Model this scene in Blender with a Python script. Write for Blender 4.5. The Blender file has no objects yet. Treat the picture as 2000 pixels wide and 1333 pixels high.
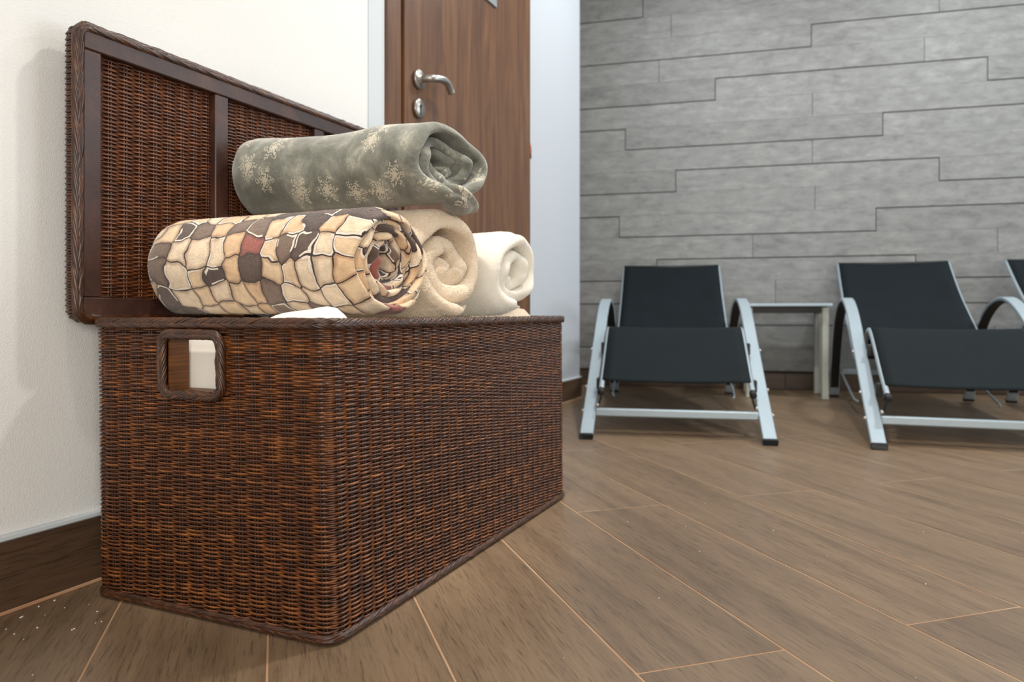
import bpy, math, random
import numpy as np
from mathutils import Vector, Matrix

random.seed(7)
rng = np.random.default_rng(11)
scn = bpy.context.scene
C = scn.collection
PI = math.pi

# ------------------------------------------------------------------ camera
cam = bpy.data.cameras.new('camera')
cam.sensor_width = 36.0
cam.lens = 26.1
cam.shift_y = -0.02725
cam.clip_start = 0.05
cam.dof.use_dof = True
cam.dof.focus_distance = 1.15
cam.dof.aperture_fstop = 5.0
camo = bpy.data.objects.new('camera', cam)
camo.location = (0, 0, 0.44)
camo.rotation_euler = (PI / 2, 0, 0)
C.objects.link(camo)
scn.camera = camo

# ------------------------------------------------------------------ light
world = bpy.data.worlds.new('world')
scn.world = world
world.use_nodes = True
bg = world.node_tree.nodes['Background']
bg.inputs[0].default_value = (1.0, 0.97, 0.93, 1)
bg.inputs[1].default_value = 0.20


def area(name, loc, target, size, power, col, size_y=None, spread=None):
    l = bpy.data.lights.new(name, 'AREA')
    l.energy = power
    l.color = col
    l.size = size
    if size_y:
        l.shape = 'RECTANGLE'
        l.size_y = size_y
    else:
        l.shape = 'DISK'
    if spread:
        l.spread = spread
    o = bpy.data.objects.new(name, l)
    o.location = loc
    d = Vector(target) - Vector(loc)
    o.rotation_euler = d.to_track_quat('-Z', 'Y').to_euler()
    C.objects.link(o)
    return o


area('daylight_glazing', (4.4, 2.2, 1.35), (0.0, 1.8, 0.6), 3.0, 54, (0.88, 0.95, 1.0), 1.9)
area('rear_glazing', (0.4, -2.4, 0.95), (-0.2, 1.2, 0.75), 3.0, 66, (1.0, 0.94, 0.85), 1.3)
area('ceiling_lamp', (0.85, 1.75, 2.62), (0.85, 1.75, 0), 0.16, 20, (1.0, 0.95, 0.87))
area('ceiling_lamp', (0.9, 3.2, 2.62), (0.9, 3.2, 0), 0.16, 13, (0.95, 0.98, 1.0))
area('ceiling_lamp', (2.3, 2.9, 2.62), (2.3, 2.9, 0), 0.16, 16, (0.95, 0.98, 1.0))

sp = bpy.data.lights.new('downlight', 'SPOT')
sp.energy = 125
sp.color = (1.0, 0.94, 0.85)
sp.spot_size = math.radians(24)
sp.spot_blend = 0.7
sp.shadow_soft_size = 0.06
spo = bpy.data.objects.new('downlight', sp)
spo.location = (-0.30, 0.45, 2.62)
spo.rotation_euler = (Vector((-0.30, 1.30, 0.62)) - Vector(spo.location)).to_track_quat('-Z', 'Y').to_euler()
C.objects.link(spo)

scn.view_settings.view_transform = 'Standard'
scn.view_settings.look = 'None'
scn.view_settings.gamma = 1.0
scn.view_settings.use_curve_mapping = False
scn.view_settings.exposure = 0.40

# ------------------------------------------------------------------ helpers


def lin(r, g, b):
    def f(c):
        c /= 255.0
        return c / 12.92 if c <= 0.04045 else ((c + 0.055) / 1.055) ** 2.4
    return (f(r), f(g), f(b), 1.0)


class NB:
    """small node builder around one material"""

    def __init__(self, name, rough=0.5, metal=0.0):
        self.m = bpy.data.materials.new(name)
        self.m.use_nodes = True
        self.t = self.m.node_tree
        self.b = self.t.nodes['Principled BSDF']
        self.b.inputs['Roughness'].default_value = rough
        self.b.inputs['Metallic'].default_value = metal

    def n(self, typ, **kw):
        nd = self.t.nodes.new('ShaderNode' + typ)
        for k, v in kw.items():
            if k.startswith('i_'):
                key = k[2:].replace('_', ' ')
                self.put(nd.inputs[key], v)
            else:
                setattr(nd, k, v)
        return nd

    def put(self, sock, v):
        if isinstance(v, bpy.types.NodeSocket):
            self.t.links.new(v, sock)
        else:
            sock.default_value = v

    def math(self, op, a, b=0.0, clamp=False):
        nd = self.n('Math', operation=op, use_clamp=clamp)
        self.put(nd.inputs[0], a)
        self.put(nd.inputs[1], b)
        return nd.outputs[0]

    def mix(self, fac, a, b, mode='MIX'):
        nd = self.n('Mix', data_type='RGBA', blend_type=mode)
        self.put(nd.inputs[0], fac)
        self.put(nd.inputs[6], a)
        self.put(nd.inputs[7], b)
        return nd.outputs[2]

    def ramp(self, fac, stops, interp='LINEAR'):
        nd = self.n('ValToRGB')
        cr = nd.color_ramp
        cr.interpolation = interp
        while len(cr.elements) < len(stops):
            cr.elements.new(0.5)
        for e, (p, c) in zip(cr.elements, stops):
            e.position = p
            e.color = c if len(c) == 4 else (*c, 1)
        self.put(nd.inputs[0], fac)
        return nd.outputs[0]

    def vmap(self, vec, scale=(1, 1, 1), loc=(0, 0, 0)):
        nd = self.n('Mapping')
        self.put(nd.inputs['Vector'], vec)
        self.put(nd.inputs['Scale'], scale)
        self.put(nd.inputs['Location'], loc)
        return nd.outputs[0]

    def noise(self, vec, scale, detail=4, rough=0.55, dist=0.0):
        nd = self.n('TexNoise')
        self.put(nd.inputs['Vector'], vec)
        self.put(nd.inputs['Scale'], scale)
        self.put(nd.inputs['Detail'], detail)
        self.put(nd.inputs['Roughness'], rough)
        self.put(nd.inputs['Distortion'], dist)
        return nd.outputs[0]

    def obj(self):
        return self.n('TexCoord').outputs['Object']

    def uv(self):
        return self.n('TexCoord').outputs['UV']

    def col(self, c):
        self.put(self.b.inputs['Base Color'], c)

    def bump(self, h, strength=0.3, dist=0.002):
        nd = self.n('Bump')
        self.put(nd.inputs['Height'], h)
        nd.inputs['Strength'].default_value = strength
        nd.inputs['Distance'].default_value = dist
        self.t.links.new(nd.outputs[0], self.b.inputs['Normal'])
        return nd


def G(v):
    return (v, v, v, 1)


def mesh(name, verts, faces, mat=None, parent=None, smooth=False, uv=None, loc=None, rotz=0.0):
    """verts (N,3) array; faces: (K,4)/(K,3) int array or list of tuples; uv per vertex"""
    me = bpy.data.meshes.new(name)
    verts = np.asarray(verts, dtype=np.float32)
    if isinstance(faces, np.ndarray):
        k, w = faces.shape
        me.vertices.add(len(verts))
        me.vertices.foreach_set('co', verts.ravel())
        me.loops.add(k * w)
        me.loops.foreach_set('vertex_index', faces.ravel().astype(np.int32))
        me.polygons.add(k)
        me.polygons.foreach_set('loop_start', np.arange(0, k * w, w, dtype=np.int32))
        me.update(calc_edges=True)
        li = faces.ravel()
    else:
        me.from_pydata([tuple(v) for v in verts], [], [tuple(f) for f in faces])
        li = np.array([i for f in faces for i in f])
    if uv is not None:
        l = me.uv_layers.new(name='uv')
        l.data.foreach_set('uv', np.asarray(uv, dtype=np.float32)[li].ravel())
    if smooth:
        me.polygons.foreach_set('use_smooth', np.ones(len(me.polygons), dtype=bool))
    me.validate()
    if mat:
        me.materials.append(mat)
    o = bpy.data.objects.new(name, me)
    C.objects.link(o)
    if parent:
        o.parent = parent
    if loc is not None:
        o.location = loc
    o.rotation_euler = (0, 0, rotz)
    return o


def empty(name, loc, rotz=0.0, label=None, cat=None, group=None):
    o = bpy.data.objects.new(name, None)
    o.location = loc
    o.rotation_euler = (0, 0, rotz)
    o.empty_display_size = 0.05
    C.objects.link(o)
    tag(o, label, cat, group)
    return o


def tag(o, label=None, cat=None, group=None, kind=None):
    if label:
        o['label'] = label
    if cat:
        o['category'] = cat
    if group:
        o['group'] = group
    if kind:
        o['kind'] = kind
    return o


class MB:
    """collects pieces into one mesh"""

    def __init__(self):
        self.v = []
        self.f = []
        self.n = 0

    def add(self, v, f):
        v = np.asarray(v, float)
        self.v.append(v)
        self.f += [tuple(int(i) + self.n for i in q) for q in f]
        self.n += len(v)
        return self

    def box(self, x0, x1, y0, y1, z0, z1, bev=0.0):
        if bev <= 0:
            v = [(x, y, z) for x in (x0, x1) for y in (y0, y1) for z in (z0, z1)]
            f = [(0, 1, 3, 2), (4, 6, 7, 5), (0, 4, 5, 1), (2, 3, 7, 6), (0, 2, 6, 4), (1, 5, 7, 3)]
            return self.add(v, f)
        b = min(bev, (x1 - x0) * .49, (y1 - y0) * .49, (z1 - z0) * .49)
        v, idx = [], {}
        for i in (0, 1):
            for j in (0, 1):
                for k in (0, 1):
                    X = (x0, x1)[i]; Y = (y0, y1)[j]; Z = (z0, z1)[k]
                    sx = 1 - 2 * i; sy = 1 - 2 * j; sz = 1 - 2 * k
                    idx[i, j, k, 0] = len(v); v.append((X, Y + sy * b, Z + sz * b))
                    idx[i, j, k, 1] = len(v); v.append((X + sx * b, Y, Z + sz * b))
                    idx[i, j, k, 2] = len(v); v.append((X + sx * b, Y + sy * b, Z))
        f = []
        for i in (0, 1):
            q = [idx[i, 0, 0, 0], idx[i, 0, 1, 0], idx[i, 1, 1, 0], idx[i, 1, 0, 0]]
            f.append(q if i == 0 else q[::-1])
            q = [idx[0, i, 0, 1], idx[1, i, 0, 1], idx[1, i, 1, 1], idx[0, i, 1, 1]]
            f.append(q if i == 0 else q[::-1])
            q = [idx[0, 0, i, 2], idx[0, 1, i, 2], idx[1, 1, i, 2], idx[1, 0, i, 2]]
            f.append(q if i == 0 else q[::-1])
        def edge(a, b2, flip):
            q = [a[0], a[1], b2[1], b2[0]]
            f.append(q[::-1] if flip else q)
        for j in (0, 1):
            for k in (0, 1):
                edge((idx[0, j, k, 1], idx[0, j, k, 2]), (idx[1, j, k, 1], idx[1, j, k, 2]), (j + k) % 2 == 0)
                edge((idx[j, 0, k, 0], idx[j, 0, k, 2]), (idx[j, 1, k, 0], idx[j, 1, k, 2]), (j + k) % 2 == 1)
                edge((idx[j, k, 0, 0], idx[j, k, 0, 1]), (idx[j, k, 1, 0], idx[j, k, 1, 1]), (j + k) % 2 == 0)
        for i in (0, 1):
            for j in (0, 1):
                for k in (0, 1):
                    t = [idx[i, j, k, 0], idx[i, j, k, 1], idx[i, j, k, 2]]
                    f.append(t if (i + j + k) % 2 == 0 else t[::-1])
        return self.add(v, f)

    def tube(self, pts, r, sides=10, cap=True, ref=None):
        pts = np.asarray(pts, float)
        n = len(pts)
        rr = np.broadcast_to(np.asarray(r, float), (n,))
        t = np.gradient(pts, axis=0)
        t /= np.linalg.norm(t, axis=1)[:, None] + 1e-12
        up = np.array(ref if ref is not None else (0, 0, 1.0))
        if abs(np.dot(up, t[0])) > .95:
            up = np.array((0, 1.0, 0)) if ref is None else up
        v = []
        for i in range(n):
            a = np.cross(t[i], up); a /= np.linalg.norm(a) + 1e-12
            b = np.cross(a, t[i])
            for k in range(sides):
                ph = 2 * PI * k / sides
                v.append(pts[i] + rr[i] * (math.cos(ph) * a + math.sin(ph) * b))
        f = []
        for i in range(n - 1):
            for k in range(sides):
                k2 = (k + 1) % sides
                f.append((i * sides + k, i * sides + k2, (i + 1) * sides + k2, (i + 1) * sides + k))
        if cap:
            f.append(tuple(range(sides))[::-1])
            f.append(tuple((n - 1) * sides + k for k in range(sides)))
        return self.add(v, f)

    def strip(self, pts, w, th, axis, bev=0.002):
        """rectangular bar swept along pts; w along 'axis', th across"""
        pts = np.asarray(pts, float)
        n = len(pts)
        t = np.gradient(pts, axis=0)
        t /= np.linalg.norm(t, axis=1)[:, None]
        a = np.array(axis, float)
        hw, ht, b = w / 2, th / 2, bev
        sec = [(hw - b, ht), (hw, ht - b), (hw, -ht + b), (hw - b, -ht), (-hw + b, -ht), (-hw, -ht + b), (-hw, ht - b), (-hw + b, ht)]
        v = []
        for i in range(n):
            nn = np.cross(a, t[i]); nn /= np.linalg.norm(nn)
            for (p, q) in sec:
                v.append(pts[i] + a * p + nn * q)
        f = []
        for i in range(n - 1):
            for k in range(8):
                k2 = (k + 1) % 8
                f.append((i * 8 + k, (i + 1) * 8 + k, (i + 1) * 8 + k2, i * 8 + k2))
        f.append(tuple(range(8)))
        f.append(tuple((n - 1) * 8 + k for k in range(8))[::-1])
        return self.add(v, f)

    def lathe(self, prof, origin, axis, sides=20):
        """prof [(r, h)...] about axis through origin"""
        ax = Vector(axis).normalized()
        a = ax.orthogonal().normalized()
        b = ax.cross(a)
        v, f = [], []
        for (r, h) in prof:
            for k in range(sides):
                ph = 2 * PI * k / sides
                v.append(Vector(origin) + ax * h + (a * math.cos(ph) + b * math.sin(ph)) * r)
        for i in range(len(prof) - 1):
            for k in range(sides):
                k2 = (k + 1) % sides
                f.append((i * sides + k, i * sides + k2, (i + 1) * sides + k2, (i + 1) * sides + k))
        f.append(tuple(range(sides))[::-1])
        f.append(tuple((len(prof) - 1) * sides + k for k in range(sides)))
        return self.add([tuple(p) for p in v], f)

    def build(self, name, mat, parent=None, smooth=False, loc=None, rotz=0.0):
        return mesh(name, np.concatenate(self.v), self.f, mat, parent, smooth, None, loc, rotz)


def catmull(pts, n):
    pts = np.asarray(pts, float)
    P = np.vstack([2 * pts[0] - pts[1], pts, 2 * pts[-1] - pts[-2]])
    out = []
    for i in range(1, len(P) - 2):
        for t in np.linspace(0, 1, n, endpoint=False):
            p0, p1, p2, p3 = P[i - 1], P[i], P[i + 1], P[i + 2]
            out.append(.5 * ((2 * p1) + (-p0 + p2) * t + (2 * p0 - 5 * p1 + 4 * p2 - p3) * t * t + (-p0 + 3 * p1 - 3 * p2 + p3) * t ** 3))
    out.append(pts[-1])
    return np.array(out)


def tubes(P, Nrm, R, sides, taper=True):
    """many strands at once. P (S,M,3) centre lines, Nrm (S,M,3) reference normal, R (S,M) radii"""
    S, M, _ = P.shape
    T = np.gradient(P, axis=1)
    T /= np.linalg.norm(T, axis=2, keepdims=True) + 1e-12
    B = np.cross(T, Nrm)
    B /= np.linalg.norm(B, axis=2, keepdims=True) + 1e-12
    N2 = np.cross(B, T)
    ph = np.arange(sides) * 2 * PI / sides
    V = P[:, :, None, :] + R[:, :, None, None] * (np.cos(ph)[None, None, :, None] * N2[:, :, None, :] + np.sin(ph)[None, None, :, None] * B[:, :, None, :])
    idx = np.arange(S * M * sides).reshape(S, M, sides)
    a = idx[:, :-1, :]
    b = np.roll(idx, -1, axis=2)[:, :-1, :]
    c = np.roll(idx, -1, axis=2)[:, 1:, :]
    d = idx[:, 1:, :]
    F = np.stack([a, b, c, d], axis=-1).reshape(-1, 4)
    return V.reshape(-1, 3), F


def joinvf(lst):
    off, vs, fs = 0, [], []
    for v, f in lst:
        vs.append(v)
        fs.append(f + off)
        off += len(v)
    return np.concatenate(vs), np.concatenate(fs)


def sinnoise(p, freq, seed, k=7):
    """smooth noise, roughly -1..1: a sum of k randomly turned sines"""
    r = np.random.default_rng(seed)
    out = np.zeros(p.shape[:-1])
    for _ in range(k):
        d = r.normal(size=p.shape[-1])
        d /= np.linalg.norm(d)
        out += np.sin((p @ d) * freq * (0.6 + 0.8 * r.random()) + r.random() * 6.283)
    return out / math.sqrt(k)


# ------------------------------------------------------------------ materials
def wall_paint(name, rgb, bump):
    b = NB(name, 0.7)
    o = b.n('NewGeometry').outputs['Position']
    n1 = b.noise(o, 2.2, 3)
    c = b.mix(b.math('MULTIPLY', n1, 0.10), lin(*rgb), lin(rgb[0] - 22, rgb[1] - 22, rgb[2] - 24))
    b.col(c)
    h = b.noise(o, 430.0, 3, 0.6)
    b.bump(h, bump, 0.0016)
    return b.m


M_wall = wall_paint('warm_white_plaster', (237, 238, 237), 0.55)
M_wallcool = wall_paint('cool_white_paint', (208, 216, 222), 0.12)
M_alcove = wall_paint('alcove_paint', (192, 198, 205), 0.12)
M_ceil = wall_paint('ceiling_paint', (240, 239, 236), 0.1)


def plank_mat(name, c_dark, c_mid, c_light, rough, along='x', sc=1.0, var=0.16):
    b = NB(name, rough)
    o = b.obj()
    rnd = b.n('ObjectInfo').outputs['Random']
    off = b.n('CombineXYZ')
    b.put(off.inputs[0], b.math('MULTIPLY', rnd, 37.0))
    b.put(off.inputs[1], b.math('MULTIPLY', rnd, 91.0))
    b.put(off.inputs[2], b.math('MULTIPLY', rnd, 53.0))
    va = b.n('VectorMath', operation='ADD')
    b.put(va.inputs[0], o)
    b.put(va.inputs[1], off.outputs[0])
    v = va.outputs[0]
    s_long = (1.3 * sc, 13 * sc, 13 * sc) if along == 'x' else (13 * sc, 13 * sc, 1.0 * sc)
    s_fine = (20 * sc, 300 * sc, 300 * sc) if along == 'x' else (170 * sc, 170 * sc, 4 * sc)
    broad = b.noise(b.vmap(v, s_long), 1.0, 5, 0.6, 1.2)
    fine = b.noise(b.vmap(v, s_fine), 1.0, 4, 0.65, 0.3)
    c = b.ramp(broad, [(0.28, c_dark), (0.5, c_mid), (0.74, c_light)])
    fm = b.ramp(fine, [(0.33, G(0.55)), (0.47, G(0.97)), (0.7, G(1.10))])
    c = b.mix(1.0, c, fm, 'MULTIPLY')
    k = b.math('ADD', 1.0 - var / 2, b.math('MULTIPLY', rnd, var))
    kk = b.n('CombineColor')
    for i in range(3):
        b.put(kk.inputs[i], k)
    c = b.mix(1.0, c, kk.outputs[0], 'MULTIPLY')
    b.col(c)
    b.bump(fine, 0.25, 0.0006)
    return b.m


M_plank = plank_mat('oak_tile_floor', lin(108, 88, 68), lin(128, 106, 83), lin(142, 119, 94), 0.42)
M_skirt = plank_mat('oak_tile_skirting', lin(62, 46, 34), lin(84, 64, 48), lin(102, 80, 60), 0.42)
M_door = plank_mat('walnut_veneer', lin(76, 48, 31), lin(103, 69, 45), lin(125, 89, 59), 0.38, 'z', 1.6, 0.0)
M_grout = NB('sandy_grout', 0.85)
_o = M_grout.n('NewGeometry').outputs['Position']
M_grout.col(M_grout.ramp(M_grout.noise(_o, 5.0, 3), [(0.3, lin(178, 132, 98)), (0.7, lin(200, 170, 138))]))
M_grout = M_grout.m

_b = NB('grey_wood_tile', 0.5)
_o = _b.obj()
_r = _b.n('ObjectInfo').outputs['Random']
_off = _b.n('CombineXYZ')
_b.put(_off.inputs[0], _b.math('MULTIPLY', _r, 71.0))
_b.put(_off.inputs[2], _b.math('MULTIPLY', _r, 29.0))
_va = _b.n('VectorMath', operation='ADD')
_b.put(_va.inputs[0], _o)
_b.put(_va.inputs[1], _off.outputs[0])
_v = _va.outputs[0]
_st = _b.noise(_b.vmap(_v, (6.5, 8, 22)), 1.0, 8, 0.70, 0.35)
_bl = _b.noise(_b.vmap(_v, (13, 8, 24)), 1.0, 6, 0.68, 0.3)
_c = _b.ramp(_st, [(0.25, lin(114, 116, 116)), (0.42, lin(138, 140, 140)), (0.58, lin(150, 152, 151)), (0.78, lin(170, 172, 170))])
_c = _b.mix(1.0, _c, _b.ramp(_bl, [(0.35, G(0.78)), (0.55, G(0.96)), (0.75, G(1.06))]), 'MULTIPLY')
_k = _b.math('ADD', 0.92, _b.math('MULTIPLY', _r, 0.16))
_kk = _b.n('CombineColor')
for _i in range(3):
    _b.put(_kk.inputs[_i], _k)
_b.col(_b.mix(1.0, _c, _kk.outputs[0], 'MULTIPLY'))
_b.bump(_st, 0.2, 0.001)
M_tile = _b.m

_b = NB('dark_grout', 0.9)
_b.col(_b.mix(_b.noise(_b.obj(), 30, 2), lin(58, 55, 52), lin(74, 70, 66)))
M_darkgrout = _b.m


def wicker_mat(name, lo, mid, hi, rough, coat=0.12):
    b = NB(name, rough)
    g = b.n('NewGeometry')
    r = g.outputs['Random Per Island']
    n = b.noise(g.outputs['Position'], 55.0, 4, 0.6)
    n2 = b.noise(g.outputs['Position'], 420.0, 2, 0.5)
    f = b.math('ADD', b.math('MULTIPLY', r, 0.22), b.math('MULTIPLY', n, 0.78))
    c = b.ramp(f, [(0.22, lo), (0.5, mid), (0.8, hi)])
    c = b.mix(1.0, c, b.ramp(n2, [(0.3, G(0.7)), (0.6, G(1.05))]), 'MULTIPLY')
    b.col(c)
    b.b.inputs['Coat Weight'].default_value = coat
    b.b.inputs['Coat Roughness'].default_value = 0.22
    b.bump(n2, 0.15, 0.0006)
    return b.m


M_wicker = wicker_mat('varnished_wicker', lin(44, 21, 9), lin(86, 45, 18), lin(154, 92, 38), 0.32)
M_braid = wicker_mat('braided_wicker', lin(38, 20, 12), lin(64, 36, 20), lin(104, 61, 32), 0.36)
M_stake = wicker_mat('wicker_stake', lin(28, 14, 6), lin(52, 27, 11), lin(86, 48, 20), 0.6, 0.0)
M_lidweave = wicker_mat('lid_wicker', lin(52, 27, 15), lin(92, 50, 26), lin(136, 80, 42), 0.34)

_b = NB('dark_stained_wood', 0.42)
_o = _b.n('NewGeometry').outputs['Position']
_n = _b.noise(_o, 9.0, 5, 0.6, 1.0)
_n2 = _b.noise(_o, 140.0, 3, 0.6)
_c = _b.ramp(_n, [(0.3, lin(40, 24, 20)), (0.55, lin(64, 38, 30)), (0.75, lin(84, 52, 40))])
_b.col(_b.mix(1.0, _c, _b.ramp(_n2, [(0.3, G(0.75)), (0.6, G(1.05))]), 'MULTIPLY'))
_b.bump(_n2, 0.15, 0.0006)
M_darkwood = _b.m

_b = NB('tunnel_wood', 0.5)
_o = _b.n('NewGeometry').outputs['Position']
_n = _b.noise(_b.vmap(_o, (8, 8, 240)), 1.0, 3, 0.6)
_b.col(_b.ramp(_n, [(0.3, lin(70, 40, 16)), (0.6, lin(116, 70, 28)), (0.8, lin(140, 90, 40))]))
M_tunnel = _b.m

_b = NB('chest_lining', 0.8)
_b.col(_b.mix(_b.noise(_b.obj(), 14, 3), lin(16, 9, 6), lin(26, 15, 10)))
M_lining = _b.m


def metal(name, rgb, rough, met, sc=60):
    b = NB(name, rough, met)
    n = b.noise(b.obj(), sc, 3)
    b.col(b.mix(b.math('MULTIPLY', n, 0.25), lin(*rgb), lin(*(int(x * .86) for x in rgb))))
    b.put(b.b.inputs['Roughness'], b.math('ADD', rough - 0.05, b.math('MULTIPLY', n, 0.1)))
    return b.m


M_alu = metal('silver_painted_aluminium', (168, 184, 194), 0.42, 0.25)
M_steel = metal('brushed_steel', (176, 174, 170), 0.34, 0.9, 200)
M_bolt = metal('bright_bolt', (215, 213, 208), 0.3, 0.7)
M_sign = metal('grey_sign', (138, 148, 152), 0.5, 0.1)
M_brass = metal('copper_hinge', (150, 98, 72), 0.35, 0.6)
M_tabletop = metal('table_frame', (196, 200, 190), 0.45, 0.1)

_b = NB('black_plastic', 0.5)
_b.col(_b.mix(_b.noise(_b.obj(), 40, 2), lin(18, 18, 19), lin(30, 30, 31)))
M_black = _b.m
_b = NB('dark_hole', 0.8)
_b.col(_b.mix(_b.noise(_b.obj(), 40, 2), lin(20, 18, 17), lin(30, 28, 26)))
M_hole = _b.m

_b = NB('textilene_sling', 0.75)
_o = _b.obj()
_w = _b.n('TexWave', wave_type='BANDS', bands_direction='X')
_b.put(_w.inputs['Vector'], _o)
_b.put(_w.inputs['Scale'], 240.0)
_w2 = _b.n('TexWave', wave_type='BANDS', bands_direction='Y')
_b.put(_w2.inputs['Vector'], _o)
_b.put(_w2.inputs['Scale'], 240.0)
_x = _b.math('MULTIPLY', _w.outputs[1], _w2.outputs[1])
_nn = _b.noise(_o, 7.0, 4)
_c = _b.mix(_b.math('ADD', b := _b.math('MULTIPLY', _x, 0.5), _b.math('MULTIPLY', _nn, 0.4)), lin(10, 18, 21), lin(28, 39, 45))
_b.col(_c)
_b.b.inputs['Specular IOR Level'].default_value = 0.18
_b.bump(_x, 0.3, 0.0008)
M_sling = _b.m

# blankets


def plush(b, fine=900.0, amp=0.6, dist=0.002, extra=None):
    o = b.n('NewGeometry').outputs['Position']
    h = b.noise(o, fine, 3, 0.6)
    h2 = b.noise(o, fine * 0.22, 3, 0.6)
    hh = b.math('ADD', h, b.math('MULTIPLY', h2, 1.4))
    b.bump(hh, amp, dist)
    b.b.inputs['Sheen Weight'].default_value = 0.35
    b.b.inputs['Sheen Roughness'].default_value = 0.5
    return hh


_b = NB('stone_print_fleece', 0.9)
_uv = _b.uv()
_wn = _b.n('TexNoise')
_b.put(_wn.inputs['Vector'], _uv)
_wn.inputs['Scale'].default_value = 17.0
_wn.inputs['Detail'].default_value = 2.0
_ws = _b.n('VectorMath', operation='SUBTRACT')
_b.put(_ws.inputs[0], _wn.outputs[1])
_ws.inputs[1].default_value = (0.5, 0.5, 0.5)
_wm = _b.n('VectorMath', operation='MULTIPLY')
_b.put(_wm.inputs[0], _ws.outputs[0])
_wm.inputs[1].default_value = (0.042, 0.042, 0.0)
_wa = _b.n('VectorMath', operation='ADD')
_b.put(_wa.inputs[0], _uv)
_b.put(_wa.inputs[1], _wm.outputs[0])
_sv = _b.vmap(_wa.outputs[0], (26.0, 27.5, 1.0))
_v1 = _b.n('TexVoronoi', voronoi_dimensions='2D', feature='F1')
_b.put(_v1.inputs['Vector'], _sv)
_v1.inputs['Scale'].default_value = 1.0
_v1.inputs['Randomness'].default_value = 0.40
_v2 = _b.n('TexVoronoi', voronoi_dimensions='2D', feature='DISTANCE_TO_EDGE')
_b.put(_v2.inputs['Vector'], _sv)
_v2.inputs['Scale'].default_value = 1.0
_v2.inputs['Randomness'].default_value = 0.40
_sep = _b.n('SeparateColor')
_b.put(_sep.inputs[0], _v1.outputs['Color'])
_cell = _b.ramp(_sep.outputs[0], [(0.0, lin(247, 216, 178)), (0.26, lin(251, 228, 198)), (0.52, lin(240, 202, 160)), (0.66, lin(98, 76, 66)), (0.76, lin(132, 108, 92)), (0.84, lin(172, 98, 86)), (0.90, lin(84, 62, 54))], 'CONSTANT')
_mot = _b.noise(_uv, 60.0, 4, 0.6)
_cell = _b.mix(1.0, _cell, _b.ramp(_mot, [(0.3, G(0.80)), (0.6, G(1.05))]), 'MULTIPLY')
_ed = _v2.outputs[0]
_edge_shade = _b.ramp(_ed, [(0.07, lin(150, 112, 90)), (0.18, G(1.0))])
_cell = _b.mix(0.5, _cell, _edge_shade, 'MULTIPLY')
_wmask = _b.math('MULTIPLY', _b.math('GREATER_THAN', _sep.outputs[1], 0.52), _b.math('GREATER_THAN', _b.noise(_uv, 21.0, 1), 0.45))
_white = _b.mix(_wmask, _cell, lin(246, 234, 220))
_l1 = _b.math('LESS_THAN', _ed, 0.105)
_l0 = _b.math('LESS_THAN', _ed, 0.030)
_c = _b.mix(_l1, _cell, _white)
_c = _b.mix(_l0, _c, lin(58, 38, 30))
_pv = _b.n('NewGeometry').outputs['Random Per Island']
_k = _b.n('CombineColor')
for _i in range(3):
    _b.put(_k.inputs[_i], _b.math('ADD', 0.80, _b.math('MULTIPLY', _pv, 0.32)))
_b.col(_b.mix(1.0, _c, _k.outputs[0], 'MULTIPLY'))
plush(_b, 800.0, 0.7, 0.002)
M_stone = _b.m

_b = NB('grey_snowflake_fleece', 0.75)
_uv = _b.uv()
_sv = _b.vmap(_uv, (17.0, 17.0, 1.0))
_v1 = _b.n('TexVoronoi', voronoi_dimensions='2D', feature='F1')
_b.put(_v1.inputs['Vector'], _sv)
_v1.inputs['Scale'].default_value = 1.0
_v1.inputs['Randomness'].default_value = 0.8
_dl = _b.n('VectorMath', operation='SUBTRACT')
_b.put(_dl.inputs[0], _sv)
_b.put(_dl.inputs[1], _v1.outputs['Position'])
_sx = _b.n('SeparateXYZ')
_b.put(_sx.inputs[0], _dl.outputs[0])
_ang = _b.math('ARCTAN2', _sx.outputs[1], _sx.outputs[0])
_arm = _b.math('ADD', 0.80, _b.math('MULTIPLY', 0.20, _b.math('COSINE', _b.math('MULTIPLY', _ang, 6.0))))
_dd = _b.n('TexVoronoi', voronoi_dimensions='2D', feature='F1')
_b.put(_dd.inputs['Vector'], _b.vmap(_uv, (250.0, 250.0, 1.0)))
_dd.inputs['Scale'].default_value = 1.0
_dd.inputs['Randomness'].default_value = 0.85
_rr = _b.math('DIVIDE', _v1.outputs['Distance'], _arm)
_inr = _b.math('LESS_THAN', _rr, 0.42)
_dots = _b.math('MULTIPLY', _b.math('LESS_THAN', _dd.outputs['Distance'], _b.math('SUBTRACT', 0.50, _b.math('MULTIPLY', _rr, 0.45))), _inr)
_core = _b.math('LESS_THAN', _b.math('ADD', _rr, _b.math('MULTIPLY', _b.noise(_uv, 260, 2), 0.20)), 0.22)
_sp = _b.n('SeparateColor')
_b.put(_sp.inputs[0], _v1.outputs['Color'])
_on = _b.math('GREATER_THAN', _sp.outputs[0], 0.30)
_fl = _b.math('MULTIPLY', _b.math('MAXIMUM', _dots, _core), _on)
_n = _b.noise(_uv, 17.0, 6, 0.72, 0.3)
_c = _b.ramp(_n, [(0.30, lin(70, 71, 62)), (0.46, lin(98, 100, 90)), (0.56, lin(122, 123, 112)), (0.70, lin(176, 172, 156))])
_c = _b.mix(_b.math('MULTIPLY', _fl, 0.70), _c, lin(206, 198, 178))
_b.col(_c)
plush(_b, 1100.0, 0.4, 0.0012)
_b.b.inputs['Sheen Weight'].default_value = 0.5
M_grey = _b.m


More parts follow.
